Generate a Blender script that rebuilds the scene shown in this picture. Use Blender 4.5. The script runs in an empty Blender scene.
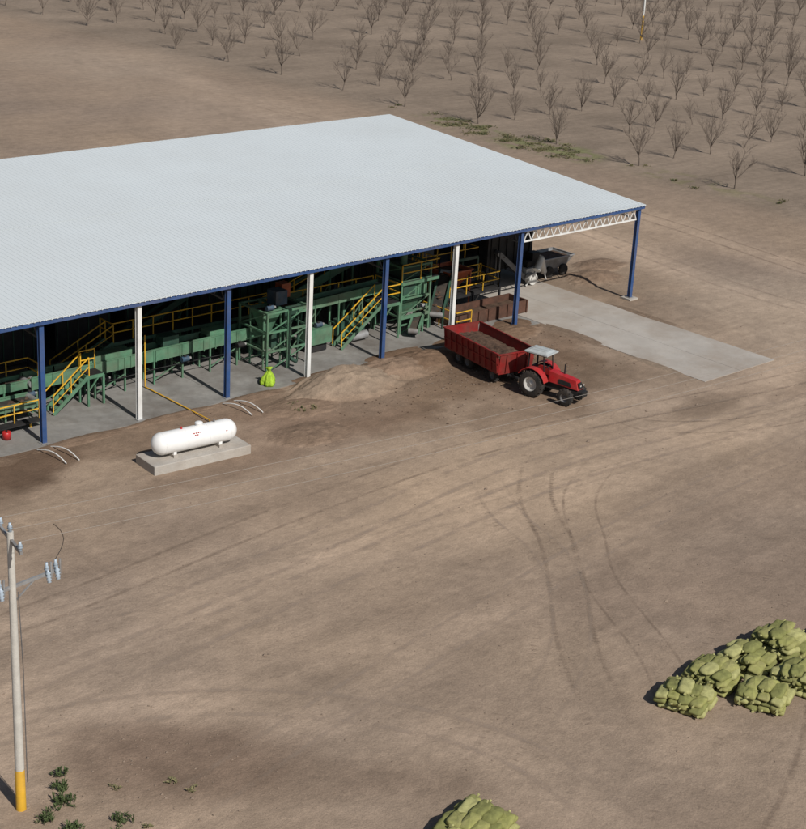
import bpy, math, random
import numpy as np
from mathutils import Vector, Matrix
random.seed(7); np.random.seed(7)
scene=bpy.context.scene
COL=scene.collection

# ------------------------------------------------------------------ materials
def newmat(name):
    m=bpy.data.materials.new(name); m.use_nodes=True
    nt=m.node_tree; b=nt.nodes["Principled BSDF"]
    return m,nt,b
def mat(name,c,rough=.6,metal=0.,var=.25,scale=1.5,bump=0.,bscale=20.,dirt=None,dirtamt=.4,spec=.3,bdist=.05):
    m,nt,b=newmat(name); N=nt.nodes; L=nt.links
    tc=N.new("ShaderNodeTexCoord")
    n=N.new("ShaderNodeTexNoise"); n.inputs["Scale"].default_value=scale; n.inputs["Detail"].default_value=4; n.inputs["Roughness"].default_value=.65
    L.new(tc.outputs["Object"],n.inputs["Vector"])
    r=N.new("ShaderNodeValToRGB")
    r.color_ramp.elements[0].position=.3; r.color_ramp.elements[1].position=.7
    lo=[x*(1-var) for x in c]; hi=[min(1,x*(1+var)) for x in c]
    r.color_ramp.elements[0].color=(*lo,1); r.color_ramp.elements[1].color=(*hi,1)
    L.new(n.outputs["Fac"],r.inputs["Fac"])
    out=r.outputs["Color"]
    if dirt:
        n2=N.new("ShaderNodeTexNoise"); n2.inputs["Scale"].default_value=scale*.45; n2.inputs["Detail"].default_value=5; n2.inputs["Roughness"].default_value=.7
        L.new(tc.outputs["Object"],n2.inputs["Vector"])
        mr=N.new("ShaderNodeMapRange"); mr.inputs["From Min"].default_value=.42; mr.inputs["From Max"].default_value=.72; mr.inputs["To Max"].default_value=dirtamt
        L.new(n2.outputs["Fac"],mr.inputs["Value"])
        mx=N.new("ShaderNodeMix"); mx.data_type='RGBA'
        L.new(mr.outputs[0],mx.inputs["Factor"]); L.new(out,mx.inputs[6]); mx.inputs[7].default_value=(*dirt,1)
        out=mx.outputs[2]
    L.new(out,b.inputs["Base Color"])
    b.inputs["Roughness"].default_value=rough; b.inputs["Metallic"].default_value=metal
    b.inputs["Specular IOR Level"].default_value=spec
    if bump>0:
        n3=N.new("ShaderNodeTexNoise"); n3.inputs["Scale"].default_value=bscale; n3.inputs["Detail"].default_value=3
        L.new(tc.outputs["Object"],n3.inputs["Vector"])
        bp=N.new("ShaderNodeBump"); bp.inputs["Strength"].default_value=bump; bp.inputs["Distance"].default_value=bdist
        L.new(n3.outputs["Fac"],bp.inputs["Height"]); L.new(bp.outputs[0],b.inputs["Normal"])
    return m
DUST=(.28,.21,.155)
M={}
M['roof']=mat("roof_sheet",(.60,.64,.655),.6,0,.02,.2,dirt=(.53,.55,.545),dirtamt=.4,spec=.15)
M['under']=mat("roof_underside_shade",(.07,.07,.07),.8,0,.1,.5)  # interior shade put into the underside colour, far darker than the sheet
M['blue']=mat("blue_paint",(.03,.075,.20),.5,0,.2,1,dirt=DUST,dirtamt=.2)
M['white']=mat("white_paint",(.70,.70,.68),.5,0,.08,1,dirt=DUST,dirtamt=.25)
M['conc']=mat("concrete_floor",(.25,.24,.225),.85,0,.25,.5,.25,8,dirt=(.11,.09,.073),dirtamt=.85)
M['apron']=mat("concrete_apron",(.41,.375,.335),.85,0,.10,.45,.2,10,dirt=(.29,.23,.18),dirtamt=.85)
M['padc']=mat("concrete_pad",(.42,.39,.35),.9,0,.12,1.2,.3,14,dirt=DUST,dirtamt=.45)
M['green']=mat("green_machine_paint",(.09,.205,.125),.55,0,.3,1.3,dirt=(.15,.135,.10),dirtamt=.6)
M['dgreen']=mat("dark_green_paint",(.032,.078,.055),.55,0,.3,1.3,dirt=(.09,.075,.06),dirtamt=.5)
M['yellow']=mat("yellow_paint",(.72,.41,.03),.5,0,.2,1.5,dirt=DUST,dirtamt=.25)
M['belt']=mat("rubber_belt",(.035,.033,.03),.8,0,.3,2,dirt=(.12,.085,.06),dirtamt=.6)
M['steel']=mat("grey_steel",(.32,.32,.32),.5,.3,.2,2,dirt=(.17,.13,.10),dirtamt=.6)
M['dsteel']=mat("worn_grey_steel",(.14,.14,.145),.55,.2,.3,2,dirt=(.12,.09,.065),dirtamt=.6)
M['lsteel']=mat("pale_grey_steel",(.24,.245,.25),.5,.1,.25,2,dirt=(.15,.115,.09),dirtamt=.6)
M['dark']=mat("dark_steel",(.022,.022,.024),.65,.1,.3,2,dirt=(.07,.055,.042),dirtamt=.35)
M['rust']=mat("rusty_brown",(.10,.048,.032),.8,0,.35,2.5,dirt=(.055,.038,.028),dirtamt=.7)
M['orange']=mat("orange_paint",(.42,.10,.04),.5,0,.2,2,dirt=DUST,dirtamt=.3)
M['red']=mat("red_paint",(.40,.015,.018),.35,0,.2,2,dirt=(.22,.11,.08),dirtamt=.35,spec=.5)
M['tred']=mat("trailer_red_paint",(.23,.017,.016),.5,0,.3,2,dirt=(.12,.055,.042),dirtamt=.7)
M['tyre']=mat("tyre_rubber",(.025,.024,.023),.85,0,.3,4,.3,30,dirt=(.13,.095,.07),dirtamt=.45)
M['rim']=mat("rim_paint",(.58,.57,.54),.45,0,.1,3,dirt=DUST,dirtamt=.4)
M['grey']=mat("grey_canopy",(.42,.45,.45),.45,0,.08,3,dirt=DUST,dirtamt=.25)
M['bmach']=mat("blue_machine_paint",(.035,.075,.12),.5,0,.3,2,dirt=DUST,dirtamt=.3)
M['wood']=mat("weathered_pole",(.50,.475,.43),.85,0,.12,3,.2,20)
M['ceram']=mat("insulator_ceramic",(.38,.45,.52),.3,0,.1,5)
M['black']=mat("black_plastic",(.02,.02,.02),.5,0,.2,5)
M['wire']=mat("weathered_wire",(.33,.30,.27),.7,0,.05,1)
M['lime']=mat("lime_fabric",(.34,.52,.04),.8,0,.3,5,.8,10)
M['bark']=mat("pecan_bark",(.17,.135,.11),.9,0,.25,2)
M['wall']=mat("added_wall_shade",(.035,.037,.04),.7,0,.15,.8)  # near-black colour carries the interior shade for the added walls
M['debris']=mat("shell_debris",(.085,.052,.035),.95,0,.5,3,.9,9)
M['tank']=mat("tank_white_paint",(.80,.80,.79),.35,0,.03,1,dirt=(.55,.5,.45),dirtamt=.3,spec=.5)
M['sack']=mat("sack_mesh_fabric",(.275,.275,.095),.9,0,.2,4,.35,45,dirt=(.29,.25,.14),dirtamt=.5,spec=.1,bdist=.02)
M['sack2']=mat("sack_mesh_fabric_dark",(.205,.21,.075),.9,0,.2,4,.35,45,dirt=(.14,.13,.06),dirtamt=.5,spec=.1,bdist=.02)
M['sack3']=mat("sack_mesh_fabric_pale",(.345,.335,.145),.9,0,.2,4,.35,45,spec=.1,bdist=.02)
M['weed']=mat("weed_leaf",(.07,.095,.035),.8,0,.45,6)
M['dryweed']=mat("dry_weed_leaf",(.19,.17,.085),.85,0,.35,6)

# ------------------------------------------------------------------ mesh builder
class MB:
    def __init__(s): s.v=[];s.f=[];s.mi=[];s.mats=[];s.M=Matrix.Identity(4);s.sm=[]
    def m(s,k):
        if k not in s.mats: s.mats.append(k)
        return s.mats.index(k)
    def add(s,vs,fs,k,smooth=False):
        o=len(s.v); i=s.m(k)
        for p in vs: s.v.append(s.M@Vector(p))
        for f in fs: s.f.append([a+o for a in f]); s.mi.append(i); s.sm.append(smooth)
    def box(s,c,d,k,rz=0,taper=1.):
        x,y,z=d[0]/2,d[1]/2,d[2]/2; R=Matrix.Rotation(rz,3,'Z')
        vs=[]
        for sz in(-1,1):
            t=taper if sz>0 else 1
            for sx,sy in((-1,-1),(1,-1),(1,1),(-1,1)):
                vs.append(Vector(c)+R@Vector((sx*x*t,sy*y*t,sz*z)))
        s.add(vs,[(3,2,1,0),(4,5,6,7),(0,1,5,4),(1,2,6,5),(2,3,7,6),(3,0,4,7)],k)
    def bx(s,x0,x1,y0,y1,z0,z1,k): s.box(((x0+x1)/2,(y0+y1)/2,(z0+z1)/2),(x1-x0,y1-y0,z1-z0),k)
    def beam(s,p,q,w,h,k):
        p=Vector(p);q=Vector(q);d=q-p
        if d.length<1e-6:return
        d.normalize(); up=Vector((0,0,1)) if abs(d.z)<.95 else Vector((0,1,0))
        a=d.cross(up).normalized(); b=a.cross(d).normalized()
        vs=[]
        for e in(p,q):
            for sa,sb in((-1,-1),(1,-1),(1,1),(-1,1)): vs.append(e+a*sa*w/2+b*sb*h/2)
        s.add(vs,[(3,2,1,0),(4,5,6,7),(0,1,5,4),(1,2,6,5),(2,3,7,6),(3,0,4,7)],k)
    def tube(s,p,q,r0,r1,k,n=8,cap=True,smooth=True):
        p=Vector(p);q=Vector(q);d=(q-p)
        if d.length<1e-6:return
        d.normalize(); up=Vector((0,0,1)) if abs(d.z)<.95 else Vector((1,0,0))
        a=d.cross(up).normalized(); b=a.cross(d).normalized()
        vs=[]
        for e,r in((p,r0),(q,r1)):
            for i in range(n):
                t=2*math.pi*i/n; vs.append(e+a*math.cos(t)*r+b*math.sin(t)*r)
        s.add(vs,[(i,(i+1)%n,n+(i+1)%n,n+i) for i in range(n)],k,smooth)
        if cap: s.add(vs[:n],[list(range(n))[::-1]],k); s.add(vs[n:],[list(range(n))],k)
    def lathe(s,c,axis,prof,k,n=24,smooth=True):
        c=Vector(c);d=Vector(axis).normalized(); up=Vector((0,0,1)) if abs(d.z)<.95 else Vector((1,0,0))
        a=d.cross(up).normalized(); b=a.cross(d).normalized()
        vs=[]
        for (t,r) in prof:
            for i in range(n):
                an=2*math.pi*i/n; vs.append(c+d*t+a*math.cos(an)*r+b*math.sin(an)*r)
        fs=[]
        for j in range(len(prof)-1):
            for i in range(n): fs.append((j*n+i,j*n+(i+1)%n,(j+1)*n+(i+1)%n,(j+1)*n+i))
        s.add(vs,fs,k,smooth)
    def path(s,pts,r,k,n=6):
        for a,b in zip(pts[:-1],pts[1:]): s.tube(a,b,r,r,k,n)
    def obj(s,name,parent=None,bevel=0):
        me=bpy.data.meshes.new(name); me.from_pydata([tuple(p) for p in s.v],[],s.f)
        for k in s.mats: me.materials.append(M[k])
        me.polygons.foreach_set("material_index",s.mi); me.polygons.foreach_set("use_smooth",s.sm); me.update()
        o=bpy.data.objects.new(name,me); COL.objects.link(o)
        if parent: o.parent=parent
        if bevel:
            b=o.modifiers.new("bevel","BEVEL"); b.width=bevel; b.segments=2; b.limit_method='ANGLE'; b.angle_limit=math.radians(40)
        return o
def empty(name,loc=(0,0,0)):
    e=bpy.data.objects.new(name,None); COL.objects.link(e); e.location=loc; return e

# ------------------------------------------------------------------ numpy noise
def vnoise(x,y,sc,seed):
    rs=np.random.RandomState(seed); T=rs.rand(256,256)
    X=x/sc+1000;Y=y/sc+1000
    i=np.floor(X).astype(int);j=np.floor(Y).astype(int);fx=X-i;fy=Y-j
    fx=fx*fx*(3-2*fx);fy=fy*fy*(3-2*fy)
    a=T[i%256,j%256];b=T[(i+1)%256,j%256];c=T[i%256,(j+1)%256];d=T[(i+1)%256,(j+1)%256]
    return (a*(1-fx)+b*fx)*(1-fy)+(c*(1-fx)+d*fx)*fy
def fbm(x,y,sc,seed,o=4):
    r=0;w=1;t=0
    for k in range(o): r=r+vnoise(x,y,sc/2**k,seed+k)*w;t+=w;w*=.55
    return r/t
def sstep(a,b,x):
    t=np.clip((x-a)/(b-a),0,1);return t*t*(3-2*t)

# ------------------------------------------------------------------ ground
def curvedist(X,Y,pts):
    d=np.full(X.shape,1e9)
    for (ax,ay),(bx,by) in zip(pts[:-1],pts[1:]):
        dx,dy=bx-ax,by-ay;t=np.clip(((X-ax)*dx+(Y-ay)*dy)/(dx*dx+dy*dy),0,1)
        d=np.minimum(d,np.hypot(X-ax-t*dx,Y-ay-t*dy))
    return d
def smoothpts(pts,n=10):
    P=[Vector(p) for p in pts];P=[P[0]*2-P[1]]+P+[P[-1]*2-P[-2]];out=[]
    for i in range(1,len(P)-2):
        for k in range(n):
            t=k/n;a,b,c,d=P[i-1:i+3]
            out.append(tuple(.5*((2*b)+(c-a)*t+(2*a-5*b+4*c-d)*t*t+(3*b-a-3*c+d)*t**3)))
    out.append(tuple(P[-2]));return out
LANES=[([(-20,-14.5),(-8,-15.2),(5,-14.3),(18,-14.0),(34,-16),(55,-19)],1.3,.15),
 ([(-20,-19),(-8,-18.6),(5,-17.2),(18,-16.5),(34,-18.5),(60,-18)],1.5,.20),
 ([(-20,-22.5),(-8,-22),(4,-20.2),(16,-19),(30,-20),(50,-25)],1.2,.16),
 ([(-16,-30),(-6,-27.5),(6,-25),(18,-23),(32,-22),(50,-20)],1.0,.13),
 ([(-22,-19),(-10,-22.0),(-5,-27),(-2,-33),(-3,-40)],1.6,.16),
 ([(-20,-24),(-11,-24.3),(-3,-23.5),(8,-26.5),(16,-31),(26,-34)],1.0,.11),
 ([(30,-31),(18,-34.5),(10,-38.8),(2,-42),(-6,-44)],1.4,.13),
 ([(19,-15),(15,-18.5),(12.0,-22.8),(8.8,-26.5),(5,-30.5),(2,-35)],1.0,-.08),
 ([(54,-18),(51,-6),(53,10),(57,30),(62,70)],2.2,.17),
 ([(62,-20),(60,-5),(62,12),(64,40),(66,90)],2.0,.14),
 ([(28,-12),(36,-15),(46,-12),(51,-2),(53,12)],1.5,.14),
 ([(0,-9.8),(10,-9.6),(20,-12),(35,-14.8),(48,-13)],1.1,.11),
 ([(66,80),(50,60),(46,42),(44,28)],2.5,.12)]
LANES=[(smoothpts(a),b,c) for a,b,c in LANES]
def groundcol(X,Y):
    n1=fbm(X,Y,14,1);n2=fbm(X,Y,4,11);n3=fbm(X,Y,1.2,21,3)
    base=np.array([.308,.232,.173])
    k=.94+.28*(n1-.5)*1.6+.20*(n2-.5)+.14*(n3-.5)
    st=fbm(X*.12,Y*1.3+2*np.sin(X*.08),1.6,31,3)
    w=np.exp(-((Y+17.5+1.5*np.sin(X*.09))/7.5)**2)*sstep(70,50,X)
    k=k+w*(.08+.34*(st-.5))
    st2=fbm(X*1.3+1.5*np.sin(Y*.07),Y*.12,1.6,41,3)
    w2=np.exp(-((X-56-.05*Y)/8.)**2)*sstep(90,30,Y)
    k=k+w2*(.12+.28*(st2-.5))
    s=(X+Y*.9); w3=np.exp(-((s+32)/6.)**2)*sstep(-12,-20,Y)
    st3=fbm(s*1.2,(X-Y)*.1,1.6,51,3); k=k+w3*(.02+.34*(st3-.5))
    for pts,wd,amt in LANES:
        x0=min(p[0] for p in pts)-6;x1=max(p[0] for p in pts)+6;y0=min(p[1] for p in pts)-6;y1=max(p[1] for p in pts)+6
        mk=(X>x0)&(X<x1)&(Y>y0)&(Y<y1)
        d=curvedist(X[mk],Y[mk],pts)
        k[mk]+=amt*np.exp(-(d/wd)**2)*(.3+1.4*n2[mk])-.5*amt*np.exp(-((d-wd*1.7)/(.5*wd))**2)*(.2+1.2*n3[mk])
    C=base[None,None,:]*k[...,None]
    C=C*(1+np.stack([.06*(n1-.5),0*n1,-.14*(n1-.5)],-1))
    def blend(C,wt,col): return C*(1-wt[...,None])+np.array(col)[None,None,:]*wt[...,None]*(.85+.5*n3[...,None])*.96
    def blob(cx,cy,rx,ry,ang=0,ed=.35):
        c,s_=math.cos(ang),math.sin(ang);dx=X-cx;dy=Y-cy
        d=np.sqrt(((dx*c+dy*s_)/rx)**2+((-dx*s_+dy*c)/ry)**2)+(n2-.5)*.9+(n3-.5)*.5
        return 1-sstep(1-ed,1+ed,d)
    wo=sstep(70,74,X+2*(n2-.5))
    row=.5+.5*np.cos((Y-58.2)/10.42*2*math.pi)
    strp=fbm(X*.15,Y*1.1,1.5,61,3)
    C=C*(1-wo[...,None])+ (np.array([.272,.213,.163])[None,None,:]*(.86+.30*(n2-.5)+.3*(n1-.5)+.22*(strp-.5)+.06*row)[...,None])*wo[...,None]
    C=blend(C,sstep(64,69,X+3*(n2-.5))*(1-sstep(73,76,X))*.35,(.24,.18,.132))
    C=blend(C,blob(21,-4.2,9.5,4.2,ed=.5)*.8,(.17,.112,.072))
    C=blend(C,blob(27,-7,4,4.5,ed=.5)*.7,(.155,.103,.068))
    C=blend(C,blob(22.5,-9.5,5.5,2.6,ed=.6)*.55,(.19,.132,.092))
    C=blend(C,blob(30.5,-9,3.5,2,ed=.5)*.5,(.165,.115,.08))
    C=blend(C,blob(31,-3,3.6,3.5)*.6,(.17,.11,.073))
    C=blend(C,blob(-3,-2,3.8,2.2)*.85,(.10,.062,.042))
    C=blend(C,blob(6,-2.0,10,1.9)*.6,(.175,.118,.08))
    C=blend(C,blob(5,-7.4,4.5,1.2)*.45,(.19,.13,.09))
    C=blend(C,blob(-6.5,-3,5,2.6)*.6,(.12,.08,.055))
    C=blend(C,blob(12,-5,5.5,3.2,ed=.6)*.55,(.225,.15,.107))
    C=blend(C,blob(45,3,4,5,ed=.5)*.5,(.19,.14,.10))
    C=blend(C,blob(43.5,-3,2.0,5,ed=.5)*.6,(.17,.118,.082))
    C=blend(C,blob(33,-15.5,4.5,1.1,ed=.5)*.6,(.16,.115,.082))
    C=blend(C,blob(40,-17,6,.8,ed=.5)*.4,(.18,.128,.094))
    C=blend(C,blob(-10.5,-26,3.6,2.4,-.7,.5)*.75,(.175,.12,.087))
    C=blend(C,blob(-8,-29.5,5,1.3,-.7,.5)*.45,(.19,.135,.098))
    C=blend(C,blob(14,-29,10,3.5,-.4,.6)*.5,(.225,.165,.124))
    C=blend(C,blob(24,-24,12,2.5,0,.6)*.35,(.225,.165,.124))
    C=blend(C,blob(2,-12,10,2.2,0,.6)*.35,(.225,.165,.122))
    C=blend(C,blob(17,-2.8,4.4,2.7,ed=.6)*.5,(.26,.195,.143))
    C=blend(C,blob(50,-8,9,8,ed=.6)*.45,(.37,.295,.23))
    C=blend(C,blob(60,55,10,26,ed=.6)*.5,(.34,.26,.195))
    C=blend(C,blob(64,95,9,12,ed=.6)*.4,(.38,.30,.23))
    g=blob(75,48,2.6,6)*.75*sstep(.42,.58,n3); C=blend(C,g,(.14,.155,.06))
    g=blob(74.5,37,3.0,6)*.75*sstep(.40,.55,n3); C=blend(C,g,(.155,.165,.07))
    g=blob(76,20,2.0,9)*.45*sstep(.45,.6,n3); C=blend(C,g,(.16,.15,.07))
    return C
def axis(a,b,st,lo,hi,outer):
    core=np.arange(a,b,st)
    mid2=np.arange(b,hi,1.3)
    out1=-np.geomspace(1,outer,14)[::-1]+a; out2=np.geomspace(1,outer,14)+mid2[-1]
    return np.concatenate([out1,core,mid2,out2])
def make_ground():
    xs=axis(-26,82,.3,0,230,2500); ys=axis(-46,62,.3,0,200,2500)
    X,Y=np.meshgrid(xs,ys,indexing='ij'); nx,ny=X.shape
    C=groundcol(X,Y)
    co=np.stack([X,Y,np.zeros_like(X)],-1).reshape(-1,3)
    idx=np.arange(nx*ny).reshape(nx,ny)
    q=np.stack([idx[:-1,:-1],idx[1:,:-1],idx[1:,1:],idx[:-1,1:]],-1).reshape(-1,4)
    me=bpy.data.meshes.new("ground")
    me.vertices.add(len(co)); me.vertices.foreach_set("co",co.ravel())
    me.loops.add(q.size); me.loops.foreach_set("vertex_index",q.ravel())
    me.polygons.add(len(q)); me.polygons.foreach_set("loop_start",np.arange(len(q))*4); me.polygons.foreach_set("loop_total",np.full(len(q),4))
    me.update()
    at=me.color_attributes.new("soil","FLOAT_COLOR","POINT")
    at.data.foreach_set("color",np.concatenate([np.clip(C,0,1).reshape(-1,3),np.ones((nx*ny,1))],1).ravel())
    o=bpy.data.objects.new("ground",me); COL.objects.link(o); me.materials.append(M['ground'])
    return o
def groundmat(name):
    m,nt,b=newmat(name);N=nt.nodes;L=nt.links
    tc=N.new("ShaderNodeTexCoord")
    def noise(s,d,ro=.6,vec=None):
        n=N.new("ShaderNodeTexNoise");n.inputs["Scale"].default_value=s;n.inputs["Detail"].default_value=d;n.inputs["Roughness"].default_value=ro
        L.new(vec or tc.outputs["Object"],n.inputs["Vector"]);return n.outputs["Fac"]
    def mr(x,a,b_,c,d):
        n=N.new("ShaderNodeMapRange");n.inputs["From Min"].default_value=a;n.inputs["From Max"].default_value=b_;n.inputs["To Min"].default_value=c;n.inputs["To Max"].default_value=d;L.new(x,n.inputs["Value"]);return n.outputs[0]
    def mul(a,b_):
        n=N.new("ShaderNodeMath");n.operation='MULTIPLY';L.new(a,n.inputs[0]);L.new(b_,n.inputs[1]);return n.outputs[0]
    f=mul(mr(noise(1.3,6,.78),.25,.75,.77,1.23),mr(noise(13,3,.75),.25,.75,.80,1.20))
    mp=N.new("ShaderNodeMapping");mp.inputs["Scale"].default_value=(.10,2.2,1);mp.inputs["Rotation"].default_value=(0,0,.06);L.new(tc.outputs["Object"],mp.inputs["Vector"])
    f=mul(f,mr(noise(.9,4,.6,mp.outputs[0]),.3,.7,.93,1.07))
    a=N.new("ShaderNodeAttribute");a.attribute_name="soil";src=a.outputs["Color"]
    vm=N.new("ShaderNodeVectorMath");vm.operation='SCALE';L.new(src,vm.inputs[0]);L.new(f,vm.inputs["Scale"])
    L.new(vm.outputs[0],b.inputs["Base Color"])
    b.inputs["Roughness"].default_value=.95;b.inputs["Specular IOR Level"].default_value=.1
    bp=N.new("ShaderNodeBump");bp.inputs["Strength"].default_value=.55;bp.inputs["Distance"].default_value=.12
    L.new(noise(2.4,6,.75),bp.inputs["Height"]);L.new(bp.outputs[0],b.inputs["Normal"])
    return m
M['ground']=groundmat("dry_soil")
M['clod']=mat("soil_clod",(.22,.165,.125),.95,0,.3,3)
ground=make_ground()

def mound(name,cx,cy,rx,ry,h,col,seed,n=64,rough=1.):
    xs=np.linspace(-1.1,1.1,n);X,Y=np.meshgrid(xs,xs,indexing='ij')
    nn=fbm(X*3+seed,Y*3,1.0,seed);n2=fbm(X*3+seed,Y*3,.3,seed+9)
    d=np.sqrt(X**2+Y**2)+(nn-.5)*.5
    p=np.clip(1-d**2,0,1)**1.35
    Z=h*p*(.55+.9*nn)+(n2-.5)*.22*h*rough*np.clip(p*4,0,1)-.025
    Z[0,:]=Z[-1,:]=Z[:,0]=Z[:,-1]=-.05
    WX=cx+X*rx;WY=cy+Y*ry
    G=np.clip(groundcol(WX,WY),0,1);wgt=np.clip(p*2.2,0,1)[...,None]
    Cc=G*(1-wgt)+np.array(col)[None,None,:]*(.75+.5*n2[...,None])*wgt
    v=np.stack([WX,WY,Z],-1).reshape(-1,3)
    idx=np.arange(n*n).reshape(n,n);q=np.stack([idx[:-1,:-1],idx[1:,:-1],idx[1:,1:],idx[:-1,1:]],-1).reshape(-1,4)
    me=bpy.data.meshes.new(name);me.from_pydata(v.tolist(),[],q.tolist());me.materials.append(M['ground'])
    at=me.color_attributes.new("soil","FLOAT_COLOR","POINT")
    at.data.foreach_set("color",np.concatenate([Cc.reshape(-1,3),np.ones((n*n,1))],1).ravel())
    me.polygons.foreach_set("use_smooth",[True]*len(q))
    o=bpy.data.objects.new(name,me);COL.objects.link(o);return o
PALE=(.262,.198,.145);BRN=(.165,.108,.072);MID=(.215,.15,.106)
mound("dust_mound",17.2,-2.1,4.2,2.1,1.05,PALE,3)
mound("dust_mound",20.6,-1.8,3.8,1.9,.75,MID,5)
mound("dust_mound",13.6,-3.1,3.0,1.6,.25,MID,6)
mound("soil_mound",11.4,-6.4,2.6,1.6,.25,MID,8)
mound("debris_mound",45.3,4.6,2.6,2.0,.40,MID,14)
mound("debris_mound",23.4,-1.5,3.6,1.8,.55,BRN,19)
mound("debris_mound",48,6.5,2.6,1.8,.3,MID,23)
mound("debris_mound",28.8,-2.2,1.8,2.6,.35,BRN,27)
mound("debris_mound",31.6,-.7,3.0,1.4,.4,BRN,29)
for i,(mx_,my_,ra,rb) in enumerate([(-5,-.7,4,.9),(1.5,-.6,3.2,.6),(7,-.55,3.5,.5),(12.2,-.6,2.6,.6),(17.5,-.2,3.4,.9),(23,.2,3.2,1.0),(28,.1,3.,.9),(33,.5,2.2,1.3)]):
    mound("soil_drift",mx_,my_,ra,rb,.17,(.18,.125,.088) if i<4 else BRN,40+i,48,.6)
for i,(mx_,my_,ra,rb) in enumerate([(41.6,-3,.5,4.0),(34.6,-9.8,.45,2.8),(34.7,-3,.8,3.6)]):
    mound("soil_drift",mx_,my_,ra,rb,.12,(.25,.19,.14) if i==1 else (.20,.145,.105),60+i,48,.6)

# tyre tracks as worn ribbons lying on the soil
def trackmat(name,col,amt):
    m,nt,b=newmat(name);N=nt.nodes;L=nt.links
    b.inputs["Base Color"].default_value=(*col,1);b.inputs["Roughness"].default_value=1;b.inputs["Specular IOR Level"].default_value=.05
    tc=N.new("ShaderNodeTexCoord");n=N.new("ShaderNodeTexNoise");n.inputs["Scale"].default_value=.8;n.inputs["Detail"].default_value=5;n.inputs["Roughness"].default_value=.8
    L.new(tc.outputs["Object"],n.inputs["Vector"])
    uv=N.new("ShaderNodeAttribute");uv.attribute_name="edge"
    mr=N.new("ShaderNodeMapRange");mr.inputs["From Min"].default_value=.38;mr.inputs["From Max"].default_value=.7;mr.inputs["To Max"].default_value=amt;L.new(n.outputs["Fac"],mr.inputs["Value"])
    mu=N.new("ShaderNodeMath");mu.operation='MULTIPLY';L.new(mr.outputs[0],mu.inputs[0]);L.new(uv.outputs["Fac"],mu.inputs[1])
    tr=N.new("ShaderNodeBsdfTransparent");mx=N.new("ShaderNodeMixShader");L.new(mu.outputs[0],mx.inputs[0]);L.new(tr.outputs[0],mx.inputs[1]);L.new(b.outputs[0],mx.inputs[2])
    L.new(mx.outputs[0],nt.nodes["Material Output"].inputs[0]);return m
M['trk_d']=trackmat("tyre_track_dark",(.225,.168,.127),.5)
M['trk_l']=trackmat("tyre_track_light",(.39,.305,.24),.65)
tv=[];tf=[];te=[];tm=[]
TZ=[0.004]
def ribbon(pts,w,mi):
    out=[Vector((p[0],p[1],0)) for p in smoothpts(pts,14)]
    TZ[0]+=.0005;z=TZ[0]
    o=len(tv)
    for i,p in enumerate(out):
        d=(out[min(i+1,len(out)-1)]-out[max(i-1,0)]);d.normalize();nrm=Vector((-d.y,d.x,0))
        fade=min(1,i/14,(len(out)-1-i)/14)
        for e,k in((-w,0),(-w*.3,1),(w*.3,1),(w,0)):
            q=p+nrm*e;tv.append((q.x,q.y,z));te.append(k*fade)
    for i in range(len(out)-1):
        for k in range(3): tf.append((o+i*4+k,o+i*4+k+1,o+i*4+5+k,o+i*4+4+k));tm.append(mi)
def tracks(pts,gauge=1.6,w=.18,mi=0):
    n=len(pts)
    for s in(-.5,.5):
        L_=[]
        for i,p in enumerate(pts):
            a=Vector(pts[max(i-1,0)]);b=Vector(pts[min(i+1,n-1)]);d=(b-a).normalized()
            L_.append((p[0]-d.y*gauge*s,p[1]+d.x*gauge*s))
        ribbon(L_,w,mi)
def ladder(pts,gauge,w):
    sp=[Vector(p) for p in smoothpts(pts,40)]
    TZ[0]+=.0005;z=TZ[0];acc=0
    for i in range(1,len(sp)-1):
        acc+=(sp[i]-sp[i-1]).length
        if acc<.24: continue
        acc=0
        if random.random()<.3: continue
        d=(sp[i+1]-sp[i-1]).normalized();nr=Vector((-d.y,d.x))
        for s in(-.5,.5):
            c=sp[i]+nr*gauge*s;o=len(tv);l=w*random.uniform(.7,1.1)
            for e,f in((-1,-.045),(1,-.045),(1,.045),(-1,.045)):
                q=c+nr*e*l+d*(f+.05*e*s);tv.append((q.x,q.y,z));te.append(.6)
            tf.append((o,o+1,o+2,o+3));tm.append(0)
tracks([(19,-15),(15,-18.5),(12.3,-22.3),(9.5,-25.5),(6.2,-29),(2.5,-34)],1.5,.13)
ladder([(19,-15),(15,-18.5),(12.3,-22.3),(9.5,-25.5),(6.2,-29),(2.5,-34)],1.5,.17)
tracks([(22,-17),(17,-19.5),(13.8,-22.8),(11,-26),(8,-31.5),(6,-34)],1.5,.09)
tracks([(15,-15),(12.6,-19),(11.3,-22.8),(9,-26),(5,-29.5),(-2,-33)],1.5,.12,1)
ladder([(14,-16),(12,-20),(10.8,-23.5),(8.5,-26),(4,-29.5),(-3,-33)],1.5,.15)
tracks([(-20,-17),(-8,-17.6),(5,-16),(18,-14.5),(34,-16.5),(55,-20)],1.6,.2,1)
tracks([(-20,-21),(-8,-20),(5,-18.6),(18,-17.5),(34,-18.5),(60,-17)],1.6,.2,1)
tracks([(-20,-15.2),(-8,-14.6),(5,-13.1),(18,-12.6),(34,-15),(50,-17)],1.6,.13,0)
tracks([(-14,-29),(-5,-27),(6,-25),(18,-23),(32,-22),(50,-20)],1.6,.15,1)
tracks([(-22,-19),(-10,-22.5),(-4,-27),(-1,-33),(-2,-40)],1.6,.2,1)
tracks([(30,-30),(18,-33),(9,-38.5),(2,-41.5),(-6,-43)],1.6,.15,0)
ladder([(30,-30),(18,-33),(9,-38.5),(2,-41.5),(-6,-43)],1.6,.2)
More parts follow.
